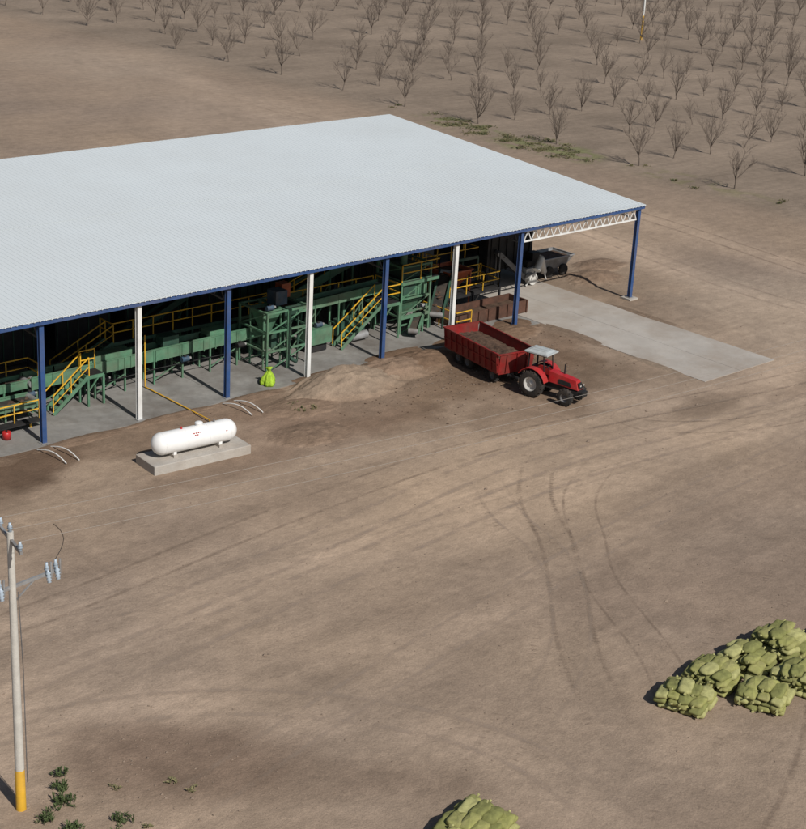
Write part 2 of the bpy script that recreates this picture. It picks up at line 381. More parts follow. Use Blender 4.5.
tracks([(30,-33),(18,-35.5),(11,-39.5),(4,-42.5),(-6,-45)],1.6,.22,1)
ladder([(34,-26),(20,-30),(10,-33),(3,-37),(-4,-41)],1.5,.18)
tracks([(54,-16),(52,-5),(54,10),(57,30),(60,60)],1.7,.22,1)
tracks([(60,-20),(60,-5),(62,12),(63,40),(64,80)],1.7,.18,0)
tracks([(26.5,-13),(27,-16),(33,-19),(45,-20)],1.6,.11,0)
me=bpy.data.meshes.new("tyre_tracks");me.from_pydata(tv,[],tf);me.materials.append(M['trk_d']);me.materials.append(M['trk_l'])
me.polygons.foreach_set("material_index",tm)
at=me.attributes.new("edge","FLOAT","POINT");at.data.foreach_set("value",te)
COL.objects.link(bpy.data.objects.new("tyre_tracks",me))

# ------------------------------------------------------------------ shed
B=5.449;H=6.35;W=24.44;HB=7.85;XR=8*B;XL=-21.8
shed=empty("metal_shed")
sl=(HB-H)/W
def rz(y): return H+sl*y
b=MB()
x0,x1=XL-.3,XR+.25;y0,y1=-.35,W+.1
t=.05
RV=[(x0,y0,rz(y0)),(x1,y0,rz(y0)),(x1,y1,rz(y1)),(x0,y1,rz(y1)),(x0,y0,rz(y0)+t),(x1,y0,rz(y0)+t),(x1,y1,rz(y1)+t),(x0,y1,rz(y1)+t)]
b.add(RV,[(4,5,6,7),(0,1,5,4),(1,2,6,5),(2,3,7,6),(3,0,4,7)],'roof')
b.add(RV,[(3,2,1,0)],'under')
x=x0+.1
while x<x1-.05:
    b.beam((x,y0-.03,rz(y0)+t+.005),(x,y1+.03,rz(y1)+t+.005),.03,.010,'roof'); x+=.305
    b.beam((x-.15,y0-.04,rz(y0)+.02),(x-.15,y0+.3,rz(y0+.3)+.035),.07,.07,'roof')
for yy in (W*.5,): b.beam((x0,yy,rz(yy)+t+.016),(x1,yy,rz(yy)+t+.016),.08,.012,'roof')
b.obj("roof",shed)
b=MB()
b.bx(x0,x1,-.30,-.16,H-.24,H-.02,'blue')
b.beam((x1-.02,-.16,rz(-.16)-.09),(x1-.02,W,rz(W)-.09),.10,.18,'white')
b.obj("fascia",shed)
b=MB()
def hbeam(b,x,y,z0,z1,k,s=.26):
    b.box((x,y-s/2+.015,(z0+z1)/2),(s,.03,z1-z0),k);b.box((x,y+s/2-.015,(z0+z1)/2),(s,.03,z1-z0),k);b.box((x,y,(z0+z1)/2),(.16,s-.062,z1-z0),k)
    b.box((x,y,z0+.015),(.42,.42,.03),'steel')
for i in range(-4,9):
    if i==7: continue
    k='blue' if i%2==0 else 'white'
    hbeam(b,i*B,0,.05 if i<8 else .12,H-.25,k,.24)
b.box((XR,0,.04),(.8,.8,.16),'padc')
for i in range(-4,9,2):
    hbeam(b,i*B,W-.25,.05,HB-.25,'blue')
    hbeam(b,i*B,W/2,.05,rz(W/2)-.6,'white',.22)
b.obj("columns",shed)
b=MB()
def truss(b,p,q,h,n,k,w=.09):
    p=Vector(p);q=Vector(q);up=Vector((0,0,1))
    b.beam(p,q,w,w,k);b.beam(p+up*h,q+up*h,w,w,k)
    for i in range(n):
        a=p+(q-p)*(i/n);c=p+(q-p)*((i+1)/n);md=(a+c)/2+up*h
        b.beam(a,md,w*.55,w*.55,k);b.beam(md,c,w*.55,w*.55,k)
truss(b,(6*B+.2,-.02,H-.95),(8*B-.2,-.02,H-.95),.62,16,'white',.09)
for i in range(-4,9,2):
    truss(b,(i*B,.3,H-1.0),(i*B,W-.4,HB-1.0),.72,26,'dsteel' if i<8 else 'white',.08)
for yy in np.arange(1.2,W,1.6): b.bx(XL,XR,yy-.04,yy+.04,rz(yy)-.24,rz(yy)-.05,'dsteel')
b.obj("roof_trusses",shed)
b=MB()
b.bx(XL,5.9*B,W-.06,W-.02,0,HB-.1,'wall');b.bx(XL-.02,XL+.02,0,W-.1,0,H-.1,'wall')  # unseen back and left walls, added to darken the interior
b.obj("added_shade_walls",shed)
b=MB()
xx=XL
while xx<34.5:
    xe=min(xx+B-.02,34.6)
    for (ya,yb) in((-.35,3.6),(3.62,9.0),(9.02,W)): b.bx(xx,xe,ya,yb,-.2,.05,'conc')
    xx+=B
b.obj("floor_slab",shed)
b=MB()
for i in range(2):
    for j,(ya,yb) in enumerate(((-13.1,-8.8),(-8.78,-4.4),(-4.38,0.2),(.22,4.9),(4.92,9.5))):
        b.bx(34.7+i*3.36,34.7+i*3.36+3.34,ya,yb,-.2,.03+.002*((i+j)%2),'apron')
b.obj("concrete_apron",None)

# ------------------------------------------------------------------ machinery helpers
FZ=.05
def railing(b,pts,h=1.05,k='yellow',w=.05,sp=1.3):
    for a,c in zip(pts[:-1],pts[1:]):
        a=Vector(a);c=Vector(c);L_=(c-a).length;n=max(1,round(L_/sp))
        for f in(h,h*.52): b.beam(a+Vector((0,0,f)),c+Vector((0,0,f)),w,w,k)
        for i in range(n+1):
            p=a+(c-a)*(i/n);b.beam(p,p+Vector((0,0,h)),w,w,k)
def stairs(b,p,q,wd=.8,k='green'):
    p=Vector(p);q=Vector(q);d=Vector((q.x-p.x,q.y-p.y,0)).normalized();s=Vector((-d.y,d.x,0))*wd/2
    for e in(-1,1):
        b.beam(p+s*e,q+s*e,.05,.2,k)
        b.beam(p+s*e+Vector((0,0,1)),q+s*e+Vector((0,0,1)),.05,.05,'yellow')
        if e<0: b.beam(p+s*e+Vector((0,0,.5)),q+s*e+Vector((0,0,.5)),.035,.035,'yellow')
        for f in(0,.5,1): r=p.lerp(q,f)+s*e;b.beam(r,r+Vector((0,0,1)),.045,.045,'yellow')
    n=max(3,int((q.z-p.z)/.22))
    for i in range(1,n): r=p.lerp(q,i/n);b.box(r,(.25 if abs(d.x)>.5 else wd,wd if abs(d.x)>.5 else .25,.03),k)
def conveyor(b,p,q,wd=.9,side=.45,k='green',legs=True,sp=1.9):
    p=Vector(p);q=Vector(q);d=(q-p);dh=Vector((d.x,d.y,0)).normalized();s=Vector((-dh.y,dh.x,0))*wd/2
    b.beam(p,q,wd-.06,.06,'belt')
    b.beam(p-Vector((0,0,.22)),q-Vector((0,0,.22)),wd*.6,.05,'dark')
    for e in(-1,1):
        b.beam(p+s*e,q+s*e,.06,side,k)
        b.beam(p+s*e+Vector((0,0,side/2+.03)),q+s*e+Vector((0,0,side/2+.03)),.11,.05,k)
    n=max(1,round(d.length/sp))
    for i in range(n+1):
        r=p.lerp(q,i/n)
        for e in(-1,1): b.beam(r+s*e*1.04-Vector((0,0,side/2)),r+s*e*1.04+Vector((0,0,side/2)),.1,.1,k)
        if legs and r.z>.6:
            for e in(-1,1): g=r+s*e;b.beam(Vector((g.x,g.y,FZ)),g-Vector((0,0,side/2)),.09,.09,k)
            if r.z>1: b.beam(Vector((r.x+s.x,r.y+s.y,r.z*.45)),Vector((r.x-s.x,r.y-s.y,r.z*.45)),.06,.06,k)
            if i<n and r.z>1.2 and i%2==0:
                r2=p.lerp(q,(i+1)/n);b.beam(Vector((r.x-s.x,r.y-s.y,.3)),r2-s-Vector((0,0,side)),.05,.05,k)
    for r in(p,q): b.tube(r-s,r+s,.16,.16,'steel',10)
    for i in range(int(d.length*2)):
        r=p.lerp(q,random.random());b.box(r+Vector((random.uniform(-.2,.2),random.uniform(-.25,.25)*wd,.05)),(random.uniform(.1,.5),random.uniform(.1,.3),.06),'debris',random.random(),.5)
def platform(b,x0,x1,y0,y1,z,k='green',rails='fblr',leg=True):
    b.bx(x0,x1,y0,y1,z-.05,z,'dark')
    for yy in(y0,y1): b.beam((x0,yy,z-.12),(x1,yy,z-.12),.09,.18,k)
    for xx in(x0,x1): b.beam((xx,y0,z-.12),(xx,y1,z-.12),.09,.18,k)
    if leg:
        n=max(1,round((x1-x0)/2.4))
        for i in range(n+1):
            xx=x0+(x1-x0)*i/n
            for yy in(y0,y1): b.beam((xx,yy,FZ),(xx,yy,z-.1),.11,.11,k)
            if i<n: b.beam((xx,y0,z-.9),(xx+.7,y0,z-.1),.06,.06,k)
    if 'f' in rails: railing(b,[(x0,y0,z),(x1,y0,z)])
    if 'b' in rails: railing(b,[(x0,y1,z),(x1,y1,z)])
    if 'l' in rails: railing(b,[(x0,y0,z),(x0,y1,z)])
    if 'r' in rails: railing(b,[(x1,y0,z),(x1,y1,z)])
def hopper(b,cx,cy,z0,z1,w0,w1,k):
    vs=[]
    for z,w in((z0,w0),(z1,w1)):
        for sx,sy in((-1,-1),(1,-1),(1,1),(-1,1)): vs.append((cx+sx*w/2,cy+sy*w/2,z))
    b.add(vs,[(0,1,5,4),(1,2,6,5),(2,3,7,6),(3,0,4,7),(3,2,1,0)],k)
    for s in(-1,1):
        b.box((cx,cy+s*(w1/2),z1+.03),(w1+.1,.1,.08),k);b.box((cx+s*(w1/2),cy,z1+.03),(.1,w1-.1,.078),k)
    b.box((cx,cy,z1-.15),(w1*.86,w1*.86,.04),'debris')
    for sx in(-1,1):
        for sy in(-1,1): b.beam((cx+sx*w1*.46,cy+sy*w1*.46,FZ),(cx+sx*w1*.46,cy+sy*w1*.46,z1),.08,.08,k)
def motor(b,c,k='bmach'):
    c=Vector(c);b.tube(c,c+Vector((.45,0,0)),.15,.15,k,12);b.tube(c+Vector((.45,0,0)),c+Vector((.6,0,0)),.08,.08,'steel',8);b.box(c+Vector((.2,0,.18)),(.16,.14,.1),'dark')
def ribs(b,x0,x1,y,z0,z1,n,k):
    for i in range(n+1):
        xx=x0+(x1-x0)*i/n;b.box((xx,y,(z0+z1)/2),(.05,.05,z1-z0),k)

# --- A: left sorting table
b=MB()
conveyor(b,(-10,3.0,1.1),(1.2,3.0,1.1),1.1,.3)
railing(b,[(-10,2.1,.45),(1.0,2.1,.45)],.95)
b.bx(-10,1.0,1.75,2.35,.39,.45,'dark')
for i in range(6): b.beam((-9+i*1.9,2.1,FZ),(-9+i*1.9,2.1,.4),.09,.09,'yellow')
conveyor(b,(-9,4.5,1.5),(2.0,4.5,1.5),.9,.4)
railing(b,[(-9,5.2,1.4),(2.2,5.2,1.4),(2.2,4.2,1.4)])
motor(b,(1.2,3.7,1.1));motor(b,(-3,3.7,1.3),'dark')
b.obj("sorting_table")
# --- B: long inspection conveyor
b=MB()
conveyor(b,(1.6,4.3,1.55),(16.2,4.3,1.75),1.0,.62)
conveyor(b,(3.0,5.6,1.0),(16.2,5.6,1.3),.8,.4,'dgreen')
b.bx(5.0,7.6,3.9,4.7,1.95,2.25,'green');b.bx(9.6,10.6,3.95,4.65,2.0,2.5,'dgreen');b.bx(12.6,14.0,3.9,4.7,2.0,2.3,'green')
ribs(b,2.0,16.0,3.74,1.32,1.95,18,'green')
motor(b,(10.5,3.55,1.2));motor(b,(14.2,3.55,1.3),'dark');motor(b,(5.4,3.55,1.1),'dark')
b.path([(3,3.7,.9),(6,3.68,.85),(9,3.7,.95),(14,3.69,.9)],.03,'black')
b.obj("inspection_conveyor")
b=MB()
platform(b,7.8,18.2,6.1,7.3,1.95,'green','fl')
stairs(b,(4.4,6.4,.4),(7.8,6.4,1.95))
stairs(b,(2.2,3.2,.1),(4.3,3.2,1.75))
platform(b,4.3,5.2,2.9,3.7,1.75,'green','b')
b.obj("walkway_platform")
b=MB()
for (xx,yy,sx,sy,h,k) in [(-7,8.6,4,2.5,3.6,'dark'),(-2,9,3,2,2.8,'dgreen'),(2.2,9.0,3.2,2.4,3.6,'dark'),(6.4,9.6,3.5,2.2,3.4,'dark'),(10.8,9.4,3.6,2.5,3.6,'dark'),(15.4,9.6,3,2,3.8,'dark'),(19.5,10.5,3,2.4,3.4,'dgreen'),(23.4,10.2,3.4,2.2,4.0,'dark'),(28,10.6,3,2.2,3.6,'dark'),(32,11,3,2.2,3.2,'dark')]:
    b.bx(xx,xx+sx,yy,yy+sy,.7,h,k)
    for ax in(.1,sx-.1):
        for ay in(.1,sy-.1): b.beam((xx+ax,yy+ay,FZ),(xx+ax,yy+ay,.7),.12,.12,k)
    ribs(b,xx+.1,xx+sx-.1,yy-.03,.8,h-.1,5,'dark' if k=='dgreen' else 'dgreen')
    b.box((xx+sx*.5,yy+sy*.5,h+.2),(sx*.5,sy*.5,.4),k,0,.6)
conveyor(b,(9,8.4,.8),(14,8.4,3.0),.7,.35,'dgreen')
conveyor(b,(20,9.0,.8),(25,9.0,3.4),.7,.35,'green')
b.obj("screening_machine")
# --- C: green frame tower
b=MB()
def frame(b,x0,x1,y0,y1,zt,levels,k,w=.11):
    for xx in(x0,x1):
        for yy in(y0,y1): b.beam((xx,yy,FZ),(xx,yy,zt),w,w,k)
    prev=FZ
    for z in levels:
        for yy in(y0,y1): b.beam((x0,yy,z),(x1,yy,z),w*.9,w*.9,k)
        for xx in(x0,x1): b.beam((xx,y0,z),(xx,y1,z),w*.9,w*.9,k)
        b.beam((x0,y0,prev),(x1,y0,z),w*.5,w*.5,k);b.beam((x1,y1,prev),(x0,y1,z),w*.5,w*.5,k);b.beam((x0,y0,z),(x0,y1,prev),w*.5,w*.5,k)
        prev=z
frame(b,15.0,17.9,1.9,4.4,3.45,(1.2,2.3,3.4),'green')
frame(b,16.4,16.5,1.85,4.45,3.4,(1.2,2.3,3.35),'green',.09)
hopper(b,15.8,3.1,2.0,3.3,.4,1.3,'green')
hopper(b,17.2,3.1,2.0,3.3,.4,1.1,'dgreen')
b.bx(16.1,16.9,2.6,3.4,3.5,4.3,'bmach');motor(b,(15.3,2.4,3.55),'bmach')
b.bx(17.3,17.9,3.6,4.2,3.5,4.3,'orange')
b.box((16.3,3.1,1.5),(.5,.5,1.0),'dgreen')
b.path([(16.3,3.1,1.1),(16.6,2.2,.6),(16.9,1.6,.4)],.12,'dgreen',8)
b.obj("hopper_tower")
# --- D: raised platform, stairs
b=MB()
platform(b,18.3,25.0,4.6,5.8,2.3,'green','f')
conveyor(b,(17.9,3.9,2.7),(25.0,3.9,2.9),.8,.5,'green')
stairs(b,(20.9,2.9,.1),(24.0,2.9,2.3))
platform(b,24.0,25.2,2.4,4.6,2.3,'green','fr')
conveyor(b,(18.4,7.4,1.4),(25.4,7.4,3.6),.9,.5,'green')
railing(b,[(18.4,6.8,1.7),(25.4,6.8,3.9)],.8)
b.bx(18.8,20.4,2.8,4.0,.6,1.5,'green');b.bx(19.0,20.2,3.0,3.8,.1,.6,'dark')
b.bx(21.8,23.6,3.6,4.4,.3,1.3,'dgreen');b.tube((22,3.2,.4),(23.4,3.2,.4),.25,.25,'steel',12)
motor(b,(19.4,3.1,1.65))
b.obj("elevated_conveyor")
# --- E: tall green machine
b=MB()
frame(b,25.7,28.0,2.8,5.0,4.2,(1.1,2.2,3.3,4.15),'green')
b.bx(25.85,27.9,2.95,4.9,2.25,3.25,'green');b.bx(26.2,27.5,3.2,4.6,3.25,4.1,'dgreen')
b.bx(25.95,26.9,2.90,2.945,2.4,3.1,'dgreen');ribs(b,27.1,27.8,2.92,2.3,3.2,3,'green')
hopper(b,26.8,3.9,.8,1.9,.4,1.6,'green')
platform(b,25.6,28.6,2.7,5.1,3.3,'green','fr',False)
b.tube((26.5,3.6,4.1),(26.5,3.6,4.9),.22,.22,'green',12)
conveyor(b,(28.2,3.6,1.2),(25.9,1.8,.5),.6,.3,'green')
for zz in (.6,1.0,1.4): b.beam((25.7,2.75,zz),(28,2.75,zz+.02),.05,.1,'green')
b.obj("green_cleaning_machine")
# --- F: right side pit conveyor
b=MB()
b.bx(29.2,35.6,1.65,1.75,FZ,.85,'rust');b.bx(29.2,35.6,3.25,3.35,FZ,.85,'rust');b.bx(35.5,35.6,1.752,3.248,FZ,.848,'rust')
for i in range(8): b.box((29.5+i*.85,1.61,.45),(.08,.08,.8),'rust')
b.bx(29.25,35.5,1.755,3.245,FZ,.45,'debris')
conveyor(b,(28.4,2.5,.9),(31.4,4.9,2.5),.8,.35,'dgreen')
railing(b,[(28.9,4.2,.05),(28.9,1.3,.05),(30.2,1.3,.05)],1.15)
railing(b,[(31.0,4.1,1.1),(35.4,4.1,1.1),(35.4,6.0,1.1)],1.05)
platform(b,30.8,35.6,4.2,6.0,1.1,'dark','b')
b.obj("receiving_pit_conveyor")
b=MB()
hopper(b,32.2,5.4,1.3,2.5,.8,2.0,'orange')
b.obj("orange_hopper")
b=MB()
railing(b,[(28.6,5.2,1.6),(30.9,6.9,2.6)],1.0);conveyor(b,(28.3,6.2,1.5),(30.6,7.6,2.7),.7,.35,'green')
platform(b,31.5,36.5,7.2,8.6,2.3,'dgreen','fr')
b.obj("feed_conveyor")
# --- G: dump machine at right end + black bin
b=MB()
b.bx(37.6,41.9,7.4,12.5,.9,3.6,'dark')
for xx in(37.8,41.7):
    for yy in(7.6,12.3): b.beam((xx,yy,.03),(xx,yy,.9),.18,.18,'dark')
for i in range(6): b.box((37.9+i*.74,7.36,2.1),(.08,.08,2.5),'dark')
b.box((38.8,9.2,3.8),(1.6,1.6,.4),'dark');b.beam((37.4,7.2,3.66),(42.1,7.2,3.66),.1,.1,'dsteel')
b.obj("storage_bin")
b=MB()
vs=[(42.2,6.5,.55),(44.4,6.5,.55),(44.4,7.9,.55),(42.2,7.9,.55),(41.9,6.2,1.35),(44.9,6.2,1.35),(44.9,8.2,1.35),(41.9,8.2,1.35)]
b.add(vs,[(3,2,1,0),(0,1,5,4),(1,2,6,5),(2,3,7,6),(3,0,4,7)],'lsteel')
for p,q in(((41.9,6.2,1.35),(44.9,6.2,1.35)),((41.9,8.2,1.35),(44.9,8.2,1.35)),((44.9,6.2,1.35),(44.9,8.2,1.35)),((41.9,6.2,1.35),(41.9,8.2,1.35))): b.beam(p,q,.08,.08,'steel')
b.bx(42.1,44.7,6.4,8.0,1.05,1.25,'debris')
for xx in(42.6,44.0):
    for yy in(6.3,8.1): b.lathe((xx,yy,.4),(0,1,0),[(-.1,.0),(-.1,.2),(-.1,.38),(-.06,.4),(.06,.4),(.1,.38),(.1,.2),(.1,0)],'tyre',16)
b.tube((41.9,6.2,.6),(40.7,5.4,1.9),.24,.2,'rim',12);b.tube((40.7,5.4,1.9),(40.1,5.2,1.2),.2,.26,'rim',12)
conveyor(b,(40.0,6.3,.5),(38.2,7.0,2.2),.6,.3,'dsteel')
b.box((40.6,6.5,.7),(1.0,.8,.7),'rim');b.box((40.6,6.5,1.25),(.5,.4,.4),'dark');b.box((41.4,6.8,1.5),(.7,.6,.8),'dark')
b.beam((39.6,5.6,.1),(41.6,6.0,1.6),.07,.07,'rim');b.beam((41.9,5.9,.1),(41.2,6.0,1.9),.07,.07,'rim')
b.tube((40.3,5.6,.45),(40.3,6.0,.45),.4,.4,'rim',14)
b.obj("hopper_wagon")

# --- small items
b=MB()
b.path([(8.2,3.6,3.0),(8.2,3.6,.12),(8.2,-2.2,.12),(7.4,-3.6,.12),(6.6,-4.6,.12)],.035,'yellow')
b.obj("gas_pipe")
for (cx,cy) in((10.2,-.6),(-.7,-.6)):
    b=MB()
    for s in(0,.7):
        pts=[]
        for i in range(9):
            t_=i/8;pts.append((cx+s+.25*math.sin(t_*1.6),cy-2.2*t_,.06+.22*math.sin(math.pi*t_)))
        b.path(pts,.03,'white')
    b.obj("bent_pipe_rack")
b=MB()
prof=[(0,.0),(0,.36),(.12,.42),(.3,.36),(.5,.27),(.7,.14),(.82,.08),(.9,.13),(.98,.16),(1.0,0)]
b.lathe((13.9,.35,.05),(0,0,1),prof,'lime',28)
o=b.obj("lime_green_bag")
for v in o.data.vertices:
    a=math.atan2(v.co.y-.35,v.co.x-13.9);k=1+.2*math.sin(3*a+1)+.12*math.sin(7*a+v.co.z*3)
    v.co.x=13.9+(v.co.x-13.9)*k+.08*v.co.z;v.co.y=.35+(v.co.y-.35)*k
b=MB();b.lathe((-1.2,1.4,.05),(0,0,1),[(0,0),(0,.2),(.38,.22),(.4,.18),(.38,0)],'red',16);b.tube((-1.2,1.4,.4),(-1.2,1.4,.5),.05,.05,'black')
b.obj("red_bucket")

# ------------------------------------------------------------------ propane tank
RT=Matrix.Translation((4.85,-5.6,0))@Matrix.Rotation(math.radians(-4.5),4,'Z')
tank=empty("propane_tank")
b=MB();b.M=RT
Z=1.12;R=.54;Lc=1.78
prof=[(-Lc-.5,0.001)]
for i in range(1,9): a=math.pi/2*i/8;prof.append((-Lc-.5*math.cos(a),R*math.sin(a)))
for i in range(0,9): a=math.pi/2*(1-i/8);prof.append((Lc+.5*math.cos(a),max(.001,R*math.sin(a))))
b.lathe((0,0,Z),(1,0,0),prof,'tank',40)
for xx in(-Lc,-.6,.6,Lc): b.lathe((xx,0,Z),(1,0,0),[(-.012,R+.001),(-.012,R+.006),(.012,R+.006),(.012,R+.001)],'tank',40)
b.tube((.25,0,Z+R-.05),(.25,0,Z+R+.12),.18,.18,'tank',18);b.lathe((.25,0,Z+R+.12),(0,0,1),[(0,.2),(.04,.18),(.07,.1),(.08,0)],'tank',18)
b.tube((-.7,0,Z+R-.02),(-.7,0,Z+R+.1),.05,.05,'red',8);b.tube((1.1,0,Z+R-.02),(1.1,0,Z+R+.1),.05,.05,'steel',8)
b.obj("tank_shell",tank)
b=MB();b.M=RT
for xx in(-1.25,1.25):
    b.box((xx,0,.52),(.22,.9,.14),'padc')
    for sy in(-1,1): b.box((xx,sy*.33,.66),(.16,.1,.14),'tank')
    b.bx(xx-.08,xx+.08,-.27,.27,.592,.64,'tank')
b.obj("saddles",tank)
b=MB();b.M=RT;b.bx(-2.65,2.65,-.9,.9,-.1,.45,'padc');b.obj("concrete_base",tank,.03)
b=MB();b.M=RT
for (xo,aa,wd_) in ((-.25,40,.5),(-.2,30,.32),(1.5,20,.16)):
    n_=int(wd_/.11)
    for i in range(n_):
        a=math.radians(aa);yy=-math.cos(a)*(R+.004);zz=Z+math.sin(a)*(R+.004)
        b.box((xo+i*.12,yy,zz),(.07,.03,.05),'red')
b.path([(1.1,0,Z+R+.08),(1.4,.5,Z+R-.1),(1.7,.75,.5),(1.75,.95,.12)],.025,'yellow')
b.obj("fittings",tank)

# ------------------------------------------------------------------ tractor
def wheel(b,c,r,w,rimr,rk='rim',lugs=18):
    c=Vector(c)
    prof=[(-w*.5,rimr),(-w*.5,r*.86),(-w*.42,r*.95),(-w*.25,r*.985),(0,r),(w*.25,r*.985),(w*.42,r*.95),(w*.5,r*.86),(w*.5,rimr)]
    b.lathe(c,(0,1,0),prof,'tyre',32)
    b.lathe(c,(0,1,0),[(-w*.46,rimr*1.02),(-w*.46,rimr*.9),(-w*.2,rimr*.8),(-w*.16,rimr*.3),(-w*.3,rimr*.26),(-w*.3,.001)],rk,24)
    b.lathe(c,(0,1,0),[(w*.46,rimr*1.02),(w*.46,rimr*.9),(w*.2,rimr*.8),(w*.16,rimr*.3),(w*.3,rimr*.26),(w*.3,.001)],rk,24)
    for i in range(lugs):
        a=2*math.pi*i/lugs
        for s in(-1,1):
            aa=a+(math.pi/lugs if s>0 else 0)
            p=c+Vector((math.cos(aa)*r*1.0,s*w*.06,math.sin(aa)*r*1.0));q=c+Vector((math.cos(aa-.16)*r*.96,s*w*.5,math.sin(aa-.16)*r*.96))
            b.beam(p,q,.045,.05,'tyre')
def hexa(b,pts,k): b.add(pts,[(3,2,1,0),(4,5,6,7),(0,1,5,4),(1,2,6,5),(2,3,7,6),(3,0,4,7)],k)
hd=Vector((.20,-.98,0)).normalized()
TM=Matrix.Translation((25.4,-8.85,0))@Matrix.Rotation(math.atan2(hd.y,hd.x),4,'Z')
tr=empty("farm_tractor")
b=MB();b.M=TM
for s in(-1,1):
    wheel(b,(0,s*.74,.76),.76,.42,.40);wheel(b,(2.1,s*.70,.47),.47,.28,.24,'dsteel',14)
b.obj("wheels",tr)
b=MB();b.M=TM
hexa(b,[(.75,-.33,.95),(2.62,-.28,.85),(2.62,.28,.85),(.75,.33,.95),(.75,-.27,1.56),(2.42,-.20,1.34),(2.42,.20,1.34),(.75,.27,1.56)],'red')
for s in(-1,1):
    pv=None
    for i in range(9):
        a=math.radians(15+i*17);p=(math.cos(a)*.90,math.sin(a)*.90+.76)
        if pv: b.beam((pv[0],s*.72,pv[1]),(p[0],s*.72,p[1]),.46,.035,'red')
        pv=p
    b.bx(-.6,.6,min(s*.44,s*.48),max(s*.44,s*.48),.95,1.46,'red')
b.obj("hood_and_fenders",tr,.035)
b=MB();b.M=TM
b.bx(-.35,2.4,-.22,.22,.55,.95,'dark');b.bx(2.2,2.70,-.25,.25,.50,.80,'dark')
hexa(b,[(2.625,-.2,.92),(2.66,-.2,.92),(2.66,.2,.92),(2.625,.2,.92),(2.51,-.17,1.24),(2.55,-.17,1.24),(2.55,.17,1.24),(2.51,.17,1.24)],'black')
for s in(-1,1): hexa(b,[(1.4,s*.322-.012,1.0),(2.2,s*.30-.012,.97),(2.2,s*.30+.012,.97),(1.4,s*.322+.012,1.0),(1.4,s*.30-.012,1.25),(2.1,s*.275-.012,1.18),(2.1,s*.275+.012,1.18),(1.4,s*.30+.012,1.25)],'black')
b.tube((2.1,-.6,.47),(2.1,.6,.47),.07,.07,'dark');b.tube((0,-.6,.76),(0,.6,.76),.13,.13,'dark')
b.bx(-.45,.75,-.42,.42,.88,.95,'dark')
b.bx(-.3,.2,-.25,.25,1.0,1.18,'black');b.bx(-.38,-.26,-.25,.25,1.15,1.6,'black')
b.tube((.7,0,1.35),(.5,0,1.62),.03,.03,'dark');b.lathe((.5,0,1.63),(-.5,0,.8),[(0,.16),(.02,.19),(.04,.16)],'black',16)
b.tube((1.5,.12,1.35),(1.5,.12,2.0),.045,.04,'dark',10)
for s in(-1,1): b.box((2.70,s*.16,1.12),(.03,.12,.07),'rim',)
for i in range(4): b.box((2.80,-.21+i*.14,.66),(.22,.12,.3),'black')
b.beam((-.3,0,.55),(-1.25,0,.52),.12,.08,'dark')
for s in(-1,1): b.beam((-.3,s*.35,.6),(-.95,s*.3,.5),.06,.06,'dark');b.beam((.3,s*.5,.5),(.3,s*.5,.95),.05,.2,'dark')
b.obj("chassis_and_seat",tr,.01)
b=MB();b.M=TM
for s in(-1,1):
    b.beam((-.45,s*.46,.95),(-.45,s*.46,2.36),.07,.07,'dark');b.beam((.55,s*.46,1.3),(.45,s*.46,2.36),.05,.05,'dark')
b.obj("rollover_frame",tr)
b=MB();b.M=TM
b.box((.02,0,2.42),(1.45,1.2,.09),'grey');b.box((.02,0,2.50),(1.3,1.02,.07),'grey',0,.75);b.box((.02,0,2.345),(1.3,1.05,.05),'black')
for yy in(-.3,0,.3): b.box((.02,yy,2.545),(.85,.06,.03),'grey')
b.obj("canopy",tr,.03)
# ------------------------------------------------------------------ trailer
tl=empty("farm_trailer")
hd2=Vector((-.16,-.987,0)).normalized()
LM=Matrix.Translation((25.75,-4.55,0))@Matrix.Rotation(math.atan2(hd2.y,hd2.x),4,'Z')
b=MB();b.M=LM
L2=2.6;Wd=1.15
def wallp(p0,p1,out,z0,z1,fl):
    p0=Vector(p0);p1=Vector(p1);out=Vector(out)
    a=[p0+Vector((0,0,z0)),p1+Vector((0,0,z0)),p1+out*fl+Vector((0,0,z1)),p0+out*fl+Vector((0,0,z1))]
    i_=out*-.05
    hexa(b,[a[0],a[1],a[1]+i_,a[0]+i_,a[3],a[2],a[2]+i_,a[3]+i_],'tred')
wallp((-L2,-Wd,0),(L2,-Wd,0),(0,-1,0),.8,1.85,.12);wallp((L2,Wd,0),(-L2,Wd,0),(0,1,0),.8,1.85,.12)
wallp((L2,-Wd,0),(L2,Wd,0),(1,0,0),.8,1.85,.08);wallp((-L2,Wd,0),(-L2,-Wd,0),(-1,0,0),.8,1.85,.08)
for i in range(10):
    xx=-L2+.1+i*(2*L2-.2)/9
    for s in(-1,1): b.beam((xx,s*(Wd+.04),.8),(xx,s*(Wd+.16),1.87),.07,.05,'tred')
for s in(-1,1): b.beam((-L2-.08,s*(Wd+.12),1.89),(L2+.08,s*(Wd+.12),1.89),.10,.08,'tred');b.beam((-L2,s*(Wd+.08),1.33),(L2,s*(Wd+.08),1.33),.05,.06,'tred')
for s in(-1,1): b.beam((s*(L2+.08),-Wd-.12,1.885),(s*(L2+.08),Wd+.12,1.885),.09,.07,'tred')
for yy in(-.7,0,.7): b.beam((L2+.04,yy,.8),(L2+.12,yy,1.85),.08,.06,'tred')
b.bx(-L2,L2,-Wd,Wd,.7,.8,'tred')
b.obj("box_body",tl)
b=MB();b.M=LM
n=40;mm=20;vs=[];fs=[]
